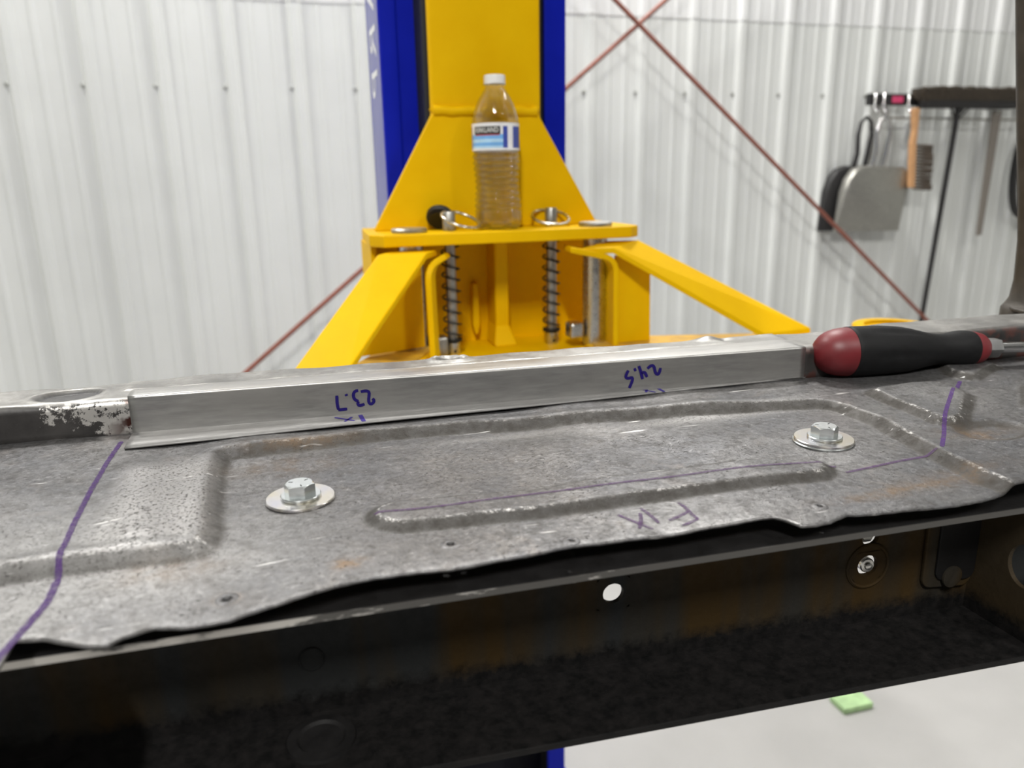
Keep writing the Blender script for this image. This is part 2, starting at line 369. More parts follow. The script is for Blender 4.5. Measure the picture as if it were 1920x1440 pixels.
gx = np.concatenate([np.arange(-.109, .46, .0014), np.arange(.46, .80, .003)])
deck_grid(gx, front_y, 190)
nright = len(vs)
lx = np.concatenate([np.arange(-.42, -.22, .005), np.arange(-.22, -.109, .0016), [-.109]])
deck_grid(lx, None, 190)
V = np.array(vs)
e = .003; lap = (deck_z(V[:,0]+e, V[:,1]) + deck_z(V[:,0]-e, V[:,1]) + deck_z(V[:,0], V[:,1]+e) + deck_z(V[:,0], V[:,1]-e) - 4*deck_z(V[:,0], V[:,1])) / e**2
glint_wear = np.clip((-lap - 70) / 110, 0, 1)  # bare metal on convex crests, doubling as painted glints
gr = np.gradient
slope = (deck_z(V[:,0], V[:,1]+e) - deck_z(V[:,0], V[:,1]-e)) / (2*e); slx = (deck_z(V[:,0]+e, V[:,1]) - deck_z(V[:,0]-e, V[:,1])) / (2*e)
shade_grime = np.clip((np.hypot(slope, slx) - .12) / .26, 0, 1) * .95 + np.clip((lap - 20) / 70, 0, 1) * .45; shade_grime = np.clip(shade_grime * np.where(V[:,0] < -.03, .55, 1.), 0, 1)  # slope term is shade painted into the colour, crease term is grime
x_, y_ = V[:,0], V[:,1]
bare = sst(x_, -.105, -.085) * (1 - sst(x_, -.05, -.042)) * sst(y_, .352, .36) * (1 - sst(y_, .455, .485)) * .8
def spot(cx, cy, rx, ry, p=1): return p * np.exp(-((x_-cx)/rx)**2 - ((y_-cy)/ry)**2)
bare = np.clip(bare + spot(.305, .462, .05, .004, .5) + spot(.255, .452, .055, .007, 1.0) + spot(.33, .452, .03, .008, .6) + spot(.14, .462, .06, .005, .5) + spot(-.14, .38, .09, .05, .35) + spot(-.1, .33, .12, .05, .35), 0, 1)
rust = np.clip(spot(.0169, .3158, .006, .004, 1.6) + spot(-.0338, .3045, .004, .003, 1.4) + spot(.41, .357, .022, .010, .6) + spot(.30, .306, .03, .006, .6) + spot(-.0, .485, .03, .006, .5)
               + spot(-.01, .452, .03, .012, .35) + spot(.345, .31, .03, .008, .5) + spot(-.06, .335, .02, .008, .4), 0, 1)
# underside and rim give the sheet its 1.2 mm
top_n = len(vs)
pan = thing('truck_floor_pan', 'wide bare grey steel vehicle floor pan with pressed beads and violet marker lines', 'floor panel', (.15, .40, Z0))
def local(o, parent):
    """keep world placement when hung under a moved root"""
    o.parent = parent; o.matrix_parent_inverse = parent.matrix_world.inverted(); return o
me = bpy.data.meshes.new('sheet'); me.from_pydata(vs, [], fs); me.update()
for nm, arr in (('glint_wear', glint_wear), ('shade_grime', shade_grime), ('bare', bare), ('rust', rust)):
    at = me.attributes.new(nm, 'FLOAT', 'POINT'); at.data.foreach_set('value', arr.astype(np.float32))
bm = bmesh.new(); bm.from_mesh(me); bmesh.ops.remove_doubles(bm, verts=[v_ for v_ in bm.verts if abs(v_.co.x + .109) < 1e-4], dist=2e-5); bm.to_mesh(me); bm.free()
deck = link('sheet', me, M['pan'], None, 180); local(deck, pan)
sm = deck.modifiers.new('thickness', 'SOLIDIFY'); sm.thickness = .0014; sm.offset = -1; sm.use_rim = True
# small punched holes get a flared lip
for hx, hy, r in HOLES:
    k = 20; v = []; f = []
    for rr, dz in ((r * .95, -.0016), (r * .98, .0001), (r * 1.25, .00045), (r + .0026, .00015), (r + .0034, -.0004)):
        for i in range(k):
            t = 2*math.pi*i/k; px, py = hx + rr*math.cos(t), hy + rr*math.sin(t); v.append((px, py, float(deck_z(px, py)) + dz))
    for q in range(4):
        for i in range(k): f.append((q*k+i, q*k+(i+1) % k, (q+1)*k+(i+1) % k, (q+1)*k+i))
    o = mesh('hole_lip', v, f, M['pan'], None, 180); local(o, pan)
# drawn marks: thin ribbons lying on the steel
def ribbon(name, pts, wd, mat, parent, place, taper=.75, step=.0022, wob=0.):
    P = [Vector((p[0], p[1], 0)) for p in pts]; Q = [P[0]]
    for a_, b_ in zip(P, P[1:]):
        n_ = max(1, int((b_-a_).length / step))
        for i in range(1, n_+1): Q.append(a_.lerp(b_, i / n_))
    if len(pts) > 2:                                           # soften the corners a little
        for _ in range(2): Q = [Q[0]] + [(Q[i-1] + Q[i]*2 + Q[i+1]) / 4 for i in range(1, len(Q)-1)] + [Q[-1]]
    v = []; f = []; n_ = len(Q)
    for i, q in enumerate(Q):
        d = (Q[min(i+1, n_-1)] - Q[max(i-1, 0)]).normalized(); nrm = Vector((-d.y, d.x, 0))
        w_ = wd * .5 * (taper if i in (0, n_-1) else 1) * (1 + wob * math.sin(i * 1.7))
        v += [place(*(q + nrm * w_)[:2]), place(*(q)[:2]), place(*(q - nrm * w_)[:2])]
    for i in range(n_-1): f += [(3*i, 3*i+1, 3*i+4, 3*i+3), (3*i+1, 3*i+2, 3*i+5, 3*i+4)]
    o = mesh(name, v, f, mat, None, 180); local(o, parent); return o
on_deck = lambda x, y: (x, y, float(deck_z(x, y)) + .00028)
ribbon('marker_line', [(-.1080,.518),(-.1098,.4790),(-.1100,.4370),(-.1087,.3945),(-.1066,.3565),(-.1050,.3430)], .0029, M['inkviolet'], pan, on_deck, wob=.08)
ribbon('marker_line', [(-.1052,.3440),(-.1043,.3244),(-.1068,.3108),(-.1086,.3010),(-.1110,.2880),(-.1130,.270)], .0034, M['inkviolet'], pan, on_deck, wob=.08)
ribbon('marker_line', [(.0331,.3590),(.0738,.3565),(.1172,.3560),(.1631,.3550),(.2117,.3545),(.261,.3505),(.2979,.3465)], .0020, M['inkfaint'], pan, on_deck, wob=.15)
ribbon('marker_line', [(.2969,.337),(.322,.3388),(.3656,.3422)], .0022, M['inkfaint'], pan, on_deck)
ribbon('marker_line', [(.3690,.3420),(.3873,.3586),(.4085,.3797),(.434,.402),(.466,.429)], .0026, M['inkviolet'], pan, on_deck)
ribbon('marker_line', [(.478,.437),(.499,.454)], .0028, M['inkviolet'], pan, on_deck)
for nm, st in (('letter_f', [(.1868,.3300),(.1880,.3265),(.1868,.318),(.1860,.3132),(.1864,.3088)]), ('letter_f', [(.1866,.3090),(.1830,.3075),(.1759,.3051)]), ('letter_f', [(.1860,.3185),(.1800,.315),(.1723,.3126)]),
               ('letter_i', [(.1652,.3300),(.1662,.3240),(.1665,.3180),(.1662,.3117)]), ('letter_x', [(.1510,.3262),(.1605,.3065)]), ('letter_x', [(.1627,.3249),(.1590,.316),(.1547,.3092)])):
    ribbon(nm, st, .0021, M['inkfaint'], pan, on_deck)

# ------------------------------------------------------------------ rail behind the pan (part of the panel) and the new patch channel
ZB = -.1608
def faceY(x): return np.interp(x, [-.6, -.11, .0, .40, .5, 1.3], [.560, .5350, .5285, .5030, .5000, .4900])
def backY(x): return .5785 - .047 * np.clip(x, -.5, 1.2)
def topZ(x): return -.1362 + .0034 * float(sst(np.array(x), .42, .52)) - .0012 * float(sst(np.array(x), .0, -.25))
xs = list(np.arange(-.60, -.22, .02)) + list(np.arange(-.22, .45, .0025)) + list(np.arange(.45, 1.35, .02))
v = []; f = []; fac = []; rec = []
for x in xs:
    F, B, T = float(faceY(x)), float(backY(x)), topZ(x); r = .0055
    row = [(F - .0008, ZB - .001, 1), (F, ZB + .004, 1), (F + .0004, T - r - .006, 1), (F + .0006, T - r, 1)]
    for k in range(1, 6):
        t = k / 5 * math.pi / 2; row.append((F + .0006 + r * (1 - math.cos(t)), T - r + r * math.sin(t), 1 if k < 3 else (.5 if k == 3 else 0)))
    for k in range(1, 46): row.append((F + .0006 + r + (B - .004 - F - r - .0006) * k / 45, T, 0))
    row += [(B - .001, T - .0012, 0), (B, T - .004, 0), (B, T - .03, 0)]
    for y, z, fc in row:
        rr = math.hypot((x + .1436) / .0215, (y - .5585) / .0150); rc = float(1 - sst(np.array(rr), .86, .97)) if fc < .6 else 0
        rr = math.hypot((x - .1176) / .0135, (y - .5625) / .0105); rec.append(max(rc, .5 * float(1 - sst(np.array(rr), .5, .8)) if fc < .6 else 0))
        dx, dy = x + .1436, y - .5585
        rr = math.hypot(dx / .0215, dy / .0150)
        if rr < 1.5 and fc < .6: z -= .0026 * float(1 - sst(np.array(rr), .80, 1.0)) - .0007 * math.exp(-((rr - 1.08) / .1)**2)
        if fc < .6 and -.108 < x < .40: z += .0009 * float(sst(np.array(y - (.5505 - .038*x)), -.0010, .0014))
        rr = math.hypot((x - .1176) / .0135, (y - .5625) / .0105)
        if rr < 2 and fc < .6: z += .0022 * math.exp(-((rr - 1) / .22)**2) - .004 * float(1 - sst(np.array(rr), .5, .85))
        if fc < .6: z += .0005 * math.sin(x * 38) * math.sin(y * 160) + .0003 * math.sin(x * 110 + 2)
        rr = math.hypot((x - .336) / .012, (y - .556) / .007); z += .0028 * math.exp(-rr * rr * 1.5) - .0022 * math.exp(-((x - .349) / .006)**2 - ((y - .553) / .006)**2)
        v.append((x, y, z)); fac.append(fc)
m_ = len(row)
for i in range(len(xs) - 1):
    for j in range(m_ - 1): f.append((i*m_+j, (i+1)*m_+j, (i+1)*m_+j+1, i*m_+j+1))
me = bpy.data.meshes.new('sill_rail'); me.from_pydata(v, [], f); me.update()
at = me.attributes.new('face', 'FLOAT', 'POINT'); at.data.foreach_set('value', np.array(fac, np.float32))
at = me.attributes.new('recess', 'FLOAT', 'POINT'); at.data.foreach_set('value', np.array(rec, np.float32))
rail = link('sill_rail', me, M['rail'], None, 180); local(rail, pan)
sm = rail.modifiers.new('thickness', 'SOLIDIFY'); sm.thickness = .0014; sm.offset = -1
# little drain holes in the dimple and the raised ring
for (x, y, z, r) in ((-.147, .5515, topZ(-.147) - .00255, .0022), (.1185, .5545, topZ(.1185) - .0002, .0019)):
    o = lathe('drain_hole', [(r, 0), (r, .0002)], M['black'], None, (x, y, z), (0, 0, 1), 16); local(o, pan)

patch = thing('patch_channel', 'bright brushed steel patch channel with blue handwritten sizes laid over the rail', 'metal channel', (.14, .51, -.1598))
xs = list(np.arange(-.1035, .3915, .005)) + [.3915]
v = []; f = []
for x in xs:
    F = float(faceY(x)) - .0020; T = -.1346; B = .5505 - .038 * x; FL = .5012 + .0006 * math.sin(x * 25); zf = -.1592
    row = [(FL, zf), (FL + .4 * (F - FL), zf), (F - .0013, zf), (F - .0005, zf - .0010)]
    row += [(F, zf + .0004), (F + .0002, (zf + T) / 2), (F, T - .0018)]
    for k in range(1, 4): t = k / 4 * math.pi / 2; row.append((F + .0018 * (1 - math.cos(t)), T - .0018 + .0018 * math.sin(t)))
    row += [(F + .0018, T), (F + .5 * (B - F), T), (B - .006, T - .0002), (B, T - .0010)]
    v += [(x, y, z) for y, z in row]
m_ = len(row)
for i in range(len(xs) - 1):
    for j in range(m_ - 1): f.append((i*m_+j, (i+1)*m_+j, (i+1)*m_+j+1, i*m_+j+1))
pc = mesh('folded_sheet', v, f, [M['patch'], M['flange']], None, 24); pc.data.polygons.foreach_set('material_index', [1 if i_ % (m_ - 1) < 3 else 0 for i_ in range(len(f))]); local(pc, patch)
sm = pc.modifiers.new('thickness', 'SOLIDIFY'); sm.thickness = .0011; sm.offset = -1
K = .9639
def on_face(u, z): return (u, float(faceY(u)) - .0020 - .00022, z)
def on_flange(u, y): return (u, y, -.1592 + .0002)
def strokes(nm, lst, wd, mat, place):
    for st in lst: ribbon(nm, [(p[0]*K, p[1]*K) for p in st], wd, mat, patch, place, taper=.85, step=.0012)
strokes('digit_seven', [[(.0299,-.1504),(.0297,-.1566),(.0303,-.1611)], [(.0301,-.1612),(.0365,-.1610)]], .0022, M['inkblue'], on_face)
strokes('decimal_point', [[(.0364,-.1498),(.0368,-.1512)]], .0024, M['inkblue'], on_face)
strokes('digit_three', [[(.0452,-.1478),(.0434,-.1474),(.0416,-.1495),(.0413,-.1525),(.0425,-.1550),(.0449,-.1559)], [(.0447,-.1560),(.0436,-.1580),(.0440,-.1596),(.0460,-.1594),(.0490,-.1583)]], .0022, M['inkblue'], on_face)
strokes('digit_two', [[(.0469,-.1489),(.0503,-.1483),(.0532,-.1490),(.0526,-.1520),(.0521,-.1550),(.0519,-.1578),(.0529,-.1594),(.0552,-.1582),(.0567,-.1558),(.0549,-.1546)]], .0022, M['inkblue'], on_face)
strokes('digit_five', [[(.2518,-.1482),(.2492,-.1530),(.2500,-.1545),(.2526,-.1548),(.2556,-.1535),(.2554,-.1565),(.2540,-.1600),(.2528,-.1625)]], .0024, M['inkblue'], on_face)
strokes('decimal_point', [[(.2567,-.1468),(.2578,-.1492)]], .0022, M['inkblue'], on_face)
strokes('digit_four', [[(.2603,-.1452),(.2620,-.1495),(.2638,-.1561)], [(.2626,-.1515),(.2640,-.1499),(.2655,-.1502),(.2674,-.1547)]], .0024, M['inkblue'], on_face)
strokes('digit_two', [[(.2676,-.1479),(.2700,-.1456),(.2722,-.1449),(.2734,-.1475),(.2742,-.1515),(.2752,-.1536),(.2768,-.1538),(.2780,-.1515),(.2785,-.1481)]], .0024, M['inkblue'], on_face)
strokes('letter_x', [[(.0270,.5388),(.0399,.5265)], [(.0390,.5361),(.0330,.5269)]], .0020, M['inkblue2'], on_flange)
strokes('digit_one', [[(.0450,.5390),(.0459,.5225)]], .0030, M['inkblue2'], on_flange)
strokes('letter_x', [[(.2641,.5315),(.2707,.5198)], [(.2681,.5300),(.2637,.5226)]], .0020, M['inkblue2'], on_flange)
strokes('digit_one', [[(.2774,.5305),(.2776,.5190)]], .0026, M['inkblue2'], on_flange)

# ------------------------------------------------------------------ bolts with washers
def hexhead(name, ap, h, base, mat, parent, rot):
    seg = 72; rings = [[], [], [], [], []]
    for k in range(seg):
        t = 2*math.pi*k/seg; rh = ap / math.cos((t + math.pi/6) % (math.pi/3) - math.pi/6)
        zc = h - max(0, (rh - ap * .95)) * math.tan(R(32)); c, s = math.cos(t + rot), math.sin(t + rot)
        for ring, (rr, z) in zip(rings, ((rh, 0), (rh, zc - .0001), (rh * .999, zc), (ap * .95, h), (ap * .62, h))): ring.append((base[0] + rr*c, base[1] + rr*s, base[2] + z))
        
    v = sum(rings, []); f = []
    for q in range(4):
        for k in range(seg): f.append((q*seg+k, q*seg+(k+1) % seg, (q+1)*seg+(k+1) % seg, (q+1)*seg+k))
    f.append(tuple(range(4*seg, 5*seg))); f.append(tuple(range(seg))[::-1])
    return mesh(name, v, f, mat, parent, 28)
def bolt(loc, label, rot, tilt, two):
    t = thing('hex_bolt', label, 'bolt', loc, 'zinc bolts through the floor pan')
    z = .0004
    def ring(nm, ro, ri, th, m, dx=0, dy=0):
        nonlocal z
        o = lathe(nm, [(ri, z), (ro - .0003, z), (ro, z + .0003), (ro, z + th - .0004), (ro - .0004, z + th), (ri + .0002, z + th), (ri, z + th - .0002)], m, t, (dx, dy, 0), (0, 0, 1), 72, 30, cap=False); z += th
        return o
    if two: ring('fender_washer', .0183, .0052, .0013, M['zinc'], -.0006, .0002)
    ring('fender_washer', .0181, .0052, .0017, M['washer'])
    ring('flat_washer', .0106, .0052, .0017, M['zinc'], .0003, -.0003)
    hexhead('bolt_head', .00715, .0062, (0, 0, z), M['zinc'], t, rot)
    for k in range(3):
        a_ = rot + .4 + k * 2.0944; c, s = math.cos(a_), math.sin(a_)
        o = box('grade_mark', (.0036, -.00028, z + .00612), (.0059, .00028, z + .00628), M['beamdark'], t); o.rotation_euler.z = a_
    lathe('shank', [(.0046, -.0145), (.0046, z)], M['zinc'], t, seg=24)
    t.rotation_euler = (R(tilt[0]), R(tilt[1]), 0)
    return t
bolt((-.0012, .3985, Z0), 'shiny zinc hex bolt at the left of the floor pan on one wide washer', R(16), (0, .0), False)
bolt((.3178, .3830, Z0), 'shiny zinc hex bolt below the screwdriver butt on two stacked wide washers', R(2), (.6, 0), True)

# ------------------------------------------------------------------ dark C-channel beam under the pan
beam = thing('frame_beam', 'dark rusty C-channel frame beam under the floor pan with punched holes', 'beam', (.1, .32, -.27))
ZT, ZBOT = -.1772, -.2700
def fy(x): return .3020 - .033 * (x + .1)
def by(x): return .2990 - .060 * (x - .06)
def wy(x): return .3556 - .060 * x
XA, XB = -.60, .80
def quadbox(name, A, B, mat, parent, bv=.0006):
    """A, B: bottom and top quads"""
    o = mesh(name, A + B, [(3,2,1,0),(4,5,6,7),(0,1,5,4),(1,2,6,5),(2,3,7,6),(3,0,4,7)], mat); local(o, parent)
    return bevel(o, bv) if bv else o
q = lambda z, f0, f1: [(XA, f0(XA), z), (XB, f0(XB), z), (XB, f1(XB), z), (XA, f1(XA), z)]
quadbox('top_flange', q(ZT - .0032, lambda x: fy(x) + .0006, lambda x: wy(x) + .003), q(ZT, lambda x: fy(x) + .0006, lambda x: wy(x) + .003), M['beamdark'], beam)
quadbox('flange_lip', q(ZT - .0034, fy, lambda x: fy(x) + .0006), q(ZT - .0002, fy, lambda x: fy(x) + .0006), M['lip'], beam, 0)
quadbox('bottom_flange', q(ZBOT - .0005, by, lambda x: wy(x) + .003), q(ZBOT + .0032, by, lambda x: wy(x) + .003), M['beam'], beam)
def web(name, holes, x0, x1, z0, z1, mat, parent):
    th = .003; bm = bmesh.new()
    def P(x, z, b): return bm.verts.new((x, wy(x) + (th if b else 0), z))
    def quad(xa, xb, za, zb):
        for b in (0, 1): bm.faces.new([P(xa, za, b), P(xb, za, b), P(xb, zb, b), P(xa, zb, b)])
    cur = x0
    for hx, hs in sorted(holes.items()):
        pad = .0095; quad(cur, hx - pad, z0, z1); cur = hx + pad; zz = z0
        for hz, rx_, rz_ in sorted(hs):
            quad(hx - pad, hx + pad, zz, hz - pad); zz = hz + pad; k = 32
            for b in (0, 1):
                ci = []; sq = []
                for i in range(k):
                    t = 2*math.pi*(i + .5)/k; c, s = math.cos(t), math.sin(t); mx = max(abs(c), abs(s))
                    ci.append(P(hx + rx_*c, hz + rz_*s, b)); sq.append(P(hx + pad*c/mx, hz + pad*s/mx, b))
                for i in range(k): bm.faces.new([ci[i], ci[(i+1) % k], sq[(i+1) % k], sq[i]])
                if b == 0: first = ci
                else:
                    for i in range(k): bm.faces.new([first[i], first[(i+1) % k], ci[(i+1) % k], ci[i]])
        quad(hx - pad, hx + pad, zz, z1)
    quad(cur, x1, z0, z1); bmesh.ops.remove_doubles(bm, verts=bm.verts, dist=1e-5)
    o = from_bm(name, bm, mat); local(o, parent); return o
web('web', {.1585: [(-.2227, .0060, .0060)], .3192: [(-.2285, .0068, .0066), (-.2102, .0056, .0054)]}, XA, XB, ZBOT + .003, ZT - .003, M['beam'], beam)
def wloc(x, z, d=0): return (x, wy(x) - d, z)
o = lathe('plug', [(.0064, 0), (.0066, .0006), (.0060, .0010), (.0056, .0004), (.003, .0009)], M['beam'], None, wloc(-.0031, -.2351), (0, -1, 0), 28); local(o, beam)
o = lathe('grease_plug', [(.017, 0), (.0165, .0016), (.012, .0022), (.0105, .0008)], M['beamdark'], None, (-.002, .334, ZBOT + .0032), (0, 0, 1), 28); local(o, beam)
o = lathe('stud', [(.0046, -.012), (.0046, .0005), (.0040, .0012), (.0024, .0014), (.0022, .0026), (.0014, .003)], M['steel'], None, wloc(.3192, -.2285, -.001), (-.12, -1, .02), 20); local(o, beam)
o = lathe('nut_end', [(.0052, -.010), (.0052, -.002), (.004, 0)], M['dullsteel'], None, wloc(.3192, -.2102, -.002), (0, -1, 0), 6, 20); local(o, beam)
o = lathe('boss_ring', [(.0150, 0), (.0148, .0007), (.0138, .0012), (.0128, .0007), (.0126, 0)], M['beam'], None, wloc(.3192, -.2285, 0), (-.06, -1, 0), 40, cap=False); local(o, beam)
# pressed bracket plate near the closed end
def rounded(pts, r, k=5):
    out = []; n = len(pts)
    for i in range(n):
        p, a_, b_ = Vector(pts[i]), Vector(pts[i-1]), Vector(pts[(i+1) % n]); u = (a_-p).normalized(); w_ = (b_-p).normalized(); ang = u.angle(w_); d = r / math.tan(ang/2)
        c = p + (u + w_).normalized() * (r / math.sin(ang/2)); s0 = p + u*d - c; s1 = p + w_*d - c
        for j in range(k+1): out.append(tuple(c + s0.lerp(s1, j/k).normalized() * r))
    return out
pl = rounded([(.3560, -.1815), (.3570, -.2480), (.3925, -.2510), (.3925, -.1815)], .0065)
o = prism('bracket_plate', [wloc(x, z, .0028) for x, z in pl], (0, .0026, 0), M['beam'], None, .0008); local(o, beam)
pl = rounded([(.3640, -.1815), (.3645, -.2430), (.3925, -.2455), (.3925, -.1815)], .006)
o = prism('bracket_plate', [wloc(x, z, .0044) for x, z in pl], (0, .0018, 0), M['beamdark'], None, .0006); local(o, beam)
o = lathe('plug', [(.0072, 0), (.0070, .0012), (.0058, .0016)], M['beam'], None, wloc(.3760, -.2415, .0042), (0, -1, 0), 26); local(o, beam)
# end gusset with its big round hole
bm = bmesh.new(); gxp = .3925; k = 40; hy, hz, hr = .2960, -.2215, .0115; gq = []
poly = [(by(gxp) + .0004, ZBOT + .003), (wy(gxp), ZBOT + .003), (wy(gxp), ZT - .0034), (fy(gxp) + .001, ZT - .0034)]
def edgept(c, s):
    best = 1e9
    for i in range(4):
        (ay, az), (b_y, bz) = poly[i], poly[(i+1) % 4]; ey, ez = b_y-ay, bz-az; den = c*ez - s*ey
        if abs(den) < 1e-9: continue
        t = ((ay-hy)*ez - (az-hz)*ey) / den; u = ((ay-hy)*s - (az-hz)*c) / den
        if t > 0 and -1e-6 <= u <= 1+1e-6: best = min(best, t)
    return hy + c*best, hz + s*best
angs = sorted([2*math.pi*i/k for i in range(k)] + [math.atan2(z-hz, y-hy) % (2*math.pi) for y, z in poly])
lay = []
for dx in (0, .003):
    ci, ou = [], []
    for t in angs:
        c, s = math.cos(t), math.sin(t); r_ = min(hr, .97 * math.hypot(edgept(c, s)[0]-hy, edgept(c, s)[1]-hz))
        ci.append(bm.verts.new((gxp + dx, hy + r_*c, hz + r_*1.15*s if r_ == hr else hz + r_*s))); ou.append(bm.verts.new((gxp + dx, *edgept(c, s))))
    n_ = len(angs)
    for i in range(n_): bm.faces.new([ci[i], ci[(i+1) % n_], ou[(i+1) % n_], ou[i]])
    lay.append((ci, ou))
for i in range(len(angs)):
    j = (i+1) % len(angs); bm.faces.new([lay[0][0][i], lay[0][0][j], lay[1][0][j], lay[1][0][i]]); bm.faces.new([lay[0][1][i], lay[0][1][j], lay[1][1][j], lay[1][1][i]])
o = from_bm('end_gusset', bm, M['beam']); local(o, beam)

# ------------------------------------------------------------------ screwdriver
ax0, ax1 = Vector((.4005, .5010, -.1400)), Vector((.5373, .4870, -.1446))
AX = (ax1 - ax0).normalized()
sd = thing('screwdriver', 'large screwdriver with red ended black grip lying against the rail', 'screwdriver', (.46, .495, -.161))
def sdl(nm, prof, m, seg=48, sm=40):
    o = lathe(nm, prof, m, None, ax0, AX, seg, sm); return local(o, sd)
sdl('butt_cap', [(.002, .0000), (.0068, .0007), (.0110, .0028), (.0146, .0066), (.0170, .0112), (.0186, .0165), (.0194, .0215), (.0197, .0262)], M['redplast'], 48, 60)
g_ = [(.0195, .0262), (.0201, .0266), (.0203, .030), (.0205, .042), (.0206, .052), (.0202, .062), (.0194, .072), (.0180, .081), (.0163, .089), (.0146, .096), (.0133, .103), (.0127, .110), (.0129, .116), (.0138, .121), (.0147, .126), (.0151, .131), (.0149, .136), (.0143, .140), (.0138, .1405)]
o = sdl('grip', g_, M['grip'], 64, 60)
for vtx in o.data.vertices:                                    # six shallow finger flats
    rel = o.data.vertices[vtx.index].co - ax0; h = rel.dot(AX); rad = rel - AX*h
    if .034 < h < .098:
        u, w_, _ = frame(AX); an = math.atan2(rad.dot(w_), rad.dot(u)); k_ = max(0, math.cos(6*an))**2 * math.sin(math.pi*(h-.034)/.064)
        vtx.co = ax0 + AX*h + rad * (1 - .05*k_)
sdl('collar', [(.0137, .1400), (.0141, .1403), (.0137, .1445), (.0122, .1495), (.0098, .1530), (.0085, .1535)], M['redplast'])
sdl('bolster', [(.0070, .1530), (.0086, .1534), (.0086, .1655), (.0078, .1668), (.0052, .1672)], M['shaft'], 6, 20)
sdl('shaft', [(.0046, .166), (.0046, .315), (.004, .3155)], M['chrome'], 24)
sdl('tip', [(.0046, .3155), (.0044, .322), (.0020, .332), (.0016, .3335)], M['chrome'], 4, 20)

# ------------------------------------------------------------------ dark pillar at the end of the rail
pil = thing('body_pillar', 'dark primered body pillar standing with flared foot at the rail end', 'pillar', (.72, .575, -.132))
v = []; f = []; secs = [(-.150, .074, .030), (-.134, .074, .030), (-.130, .070, .029), (-.124, .066, .028), (-.105, .0640, .027), (-.07, .067, .027), (-.03, .074, .028), (.02, .086, .028), (.2, .125, .03), (.9, .24, .03)]
k = 28
for z, rx_, ry_ in secs:
    for i in range(k):
        t = 2*math.pi*i/k; c, s = math.cos(t), math.sin(t); e_ = .55
        v.append((.7430 + rx_*math.copysign(abs(c)**e_, c), .560 + ry_*math.copysign(abs(s)**e_, s), z + .0012*math.sin(3*t + z*90)))
for a_ in range(len(secs)-1):
    for i in range(k): f.append((a_*k+i, a_*k+(i+1) % k, (a_+1)*k+(i+1) % k, (a_+1)*k+i))
f.append(tuple((len(secs)-1)*k+i for i in range(k)))
o = mesh('post', v, f, M['pillar'], None, 50); local(o, pil)
o = prism('foot_flange', [(.662, .545, -.1338), (.68, .530, -.1338), (.82, .515, -.1338), (.86, .585, -.1338), (.70, .585, -.1338), (.68, .578, -.1338), (.666, .560, -.1338)], (0, 0, .0034), M['pillar'], None, .0012); local(o, pil)

# ------------------------------------------------------------------ two-post lift: column
col = thing('lift_column', 'tall blue steel lift column behind the yellow carriage with white letters on its side', 'lift column', (.308, 1.28, FLOOR))
def cp(nm, lo, hi, m, bv=0): return local(box(nm, lo, hi, m, None, bv), col)
ZC = CEIL - .25
cp('side_plate', (.1650, 1.205, FLOOR + .012), (.1710, 1.335, ZC), M['bluegloss'], .002); cp('side_plate', (.4460, 1.205, FLOOR + .012), (.4520, 1.335, ZC), M['blue'], .002)
cp('back_plate', (.1650, 1.330, FLOOR + .012), (.4520, 1.337, ZC), M['blue'])
cp('front_lip', (.1650, 1.200, FLOOR + .012), (.1920, 1.206, ZC), M['blue'], .003); cp('front_lip', (.4160, 1.200, FLOOR + .012), (.4520, 1.206, ZC), M['blue'], .003)
cp('inner_lip', (.1915, 1.203, FLOOR + .012), (.2230, 1.209, ZC), M['blue'], .002)
cp('return_lip', (.2190, 1.206, FLOOR + .012), (.2240, 1.245, ZC), M['black']); cp('return_lip', (.4160, 1.206, FLOOR + .012), (.4200, 1.245, ZC), M['black'])  # black on these lips is painted shade for the gaps beside the carriage
cp('shade_sheet', (.173, 1.322, FLOOR + .012), (.444, 1.329, ZC), M['black'])  # black sheet painted as the shade inside the column
cp('base_plate', (.09, 1.17, FLOOR), (.53, 1.52, FLOOR + .013), M['blue'], .002)
def text_mesh(s, size):
    cu = bpy.data.curves.new('t', 'FONT'); cu.body = s; cu.size = size; cu.align_x = 'CENTER'; cu.align_y = 'CENTER'; cu.resolution_u = 4
    o = bpy.data.objects.new('t', cu); C.objects.link(o); bpy.context.view_layer.update()
    me = bpy.data.meshes.new_from_object(o.evaluated_get(bpy.context.evaluated_depsgraph_get())); bpy.data.objects.remove(o); return me
for ch, z in (('A', .266), ('R', .200), ('P', .141)):
    me = text_mesh(ch, .098); me.transform(Matrix.Scale(.9, 4, (1, 0, 0)))
    # lie on the left side face (X = .165), reading down the column
    mt = Matrix(((0, 0, -1, .1647), (0, 1, 0, 1.268), (-1, 0, 0, z), (0, 0, 0, 1)))
    me.transform(mt); o = link('painted_letter', me, M['letter']); local(o, col)

# ------------------------------------------------------------------ carriage
car = thing('lift_carriage', 'yellow lift carriage with triangular gusset and flat arm plate on the blue column', 'lift carriage', (.308, 1.15, -.28))
def L_(o): return local(o, car)
PT = -.0735
pts = rounded([(.133,1.031),(.489,1.031),(.507,1.046),(.507,1.20),(.122,1.20),(.1165,1.056)], .004, 3)
L_(prism('arm_plate', [(x, y, PT - .0165) for x, y in pts], (0, 0, .0165), M['yellow'], None, .0022))
pts = rounded([(.131, PT), (.473, PT), (.3775, .0865), (.3745, .0885), (.2265, .0885), (.2225, .0865)], .002, 2)
L_(prism('gusset_plate', [(x, 1.118, z) for x, z in pts], (0, .010, 0), M['yellow'], None, .0018))
L_(tube('weld_bead', [(.224 + .151*i/12, 1.120, .0885 + .0009*math.sin(i*2.1)) for i in range(13)], [.0074 + .0008*math.sin(i*3.3) for i in range(13)], M['yellow'], None, 10))
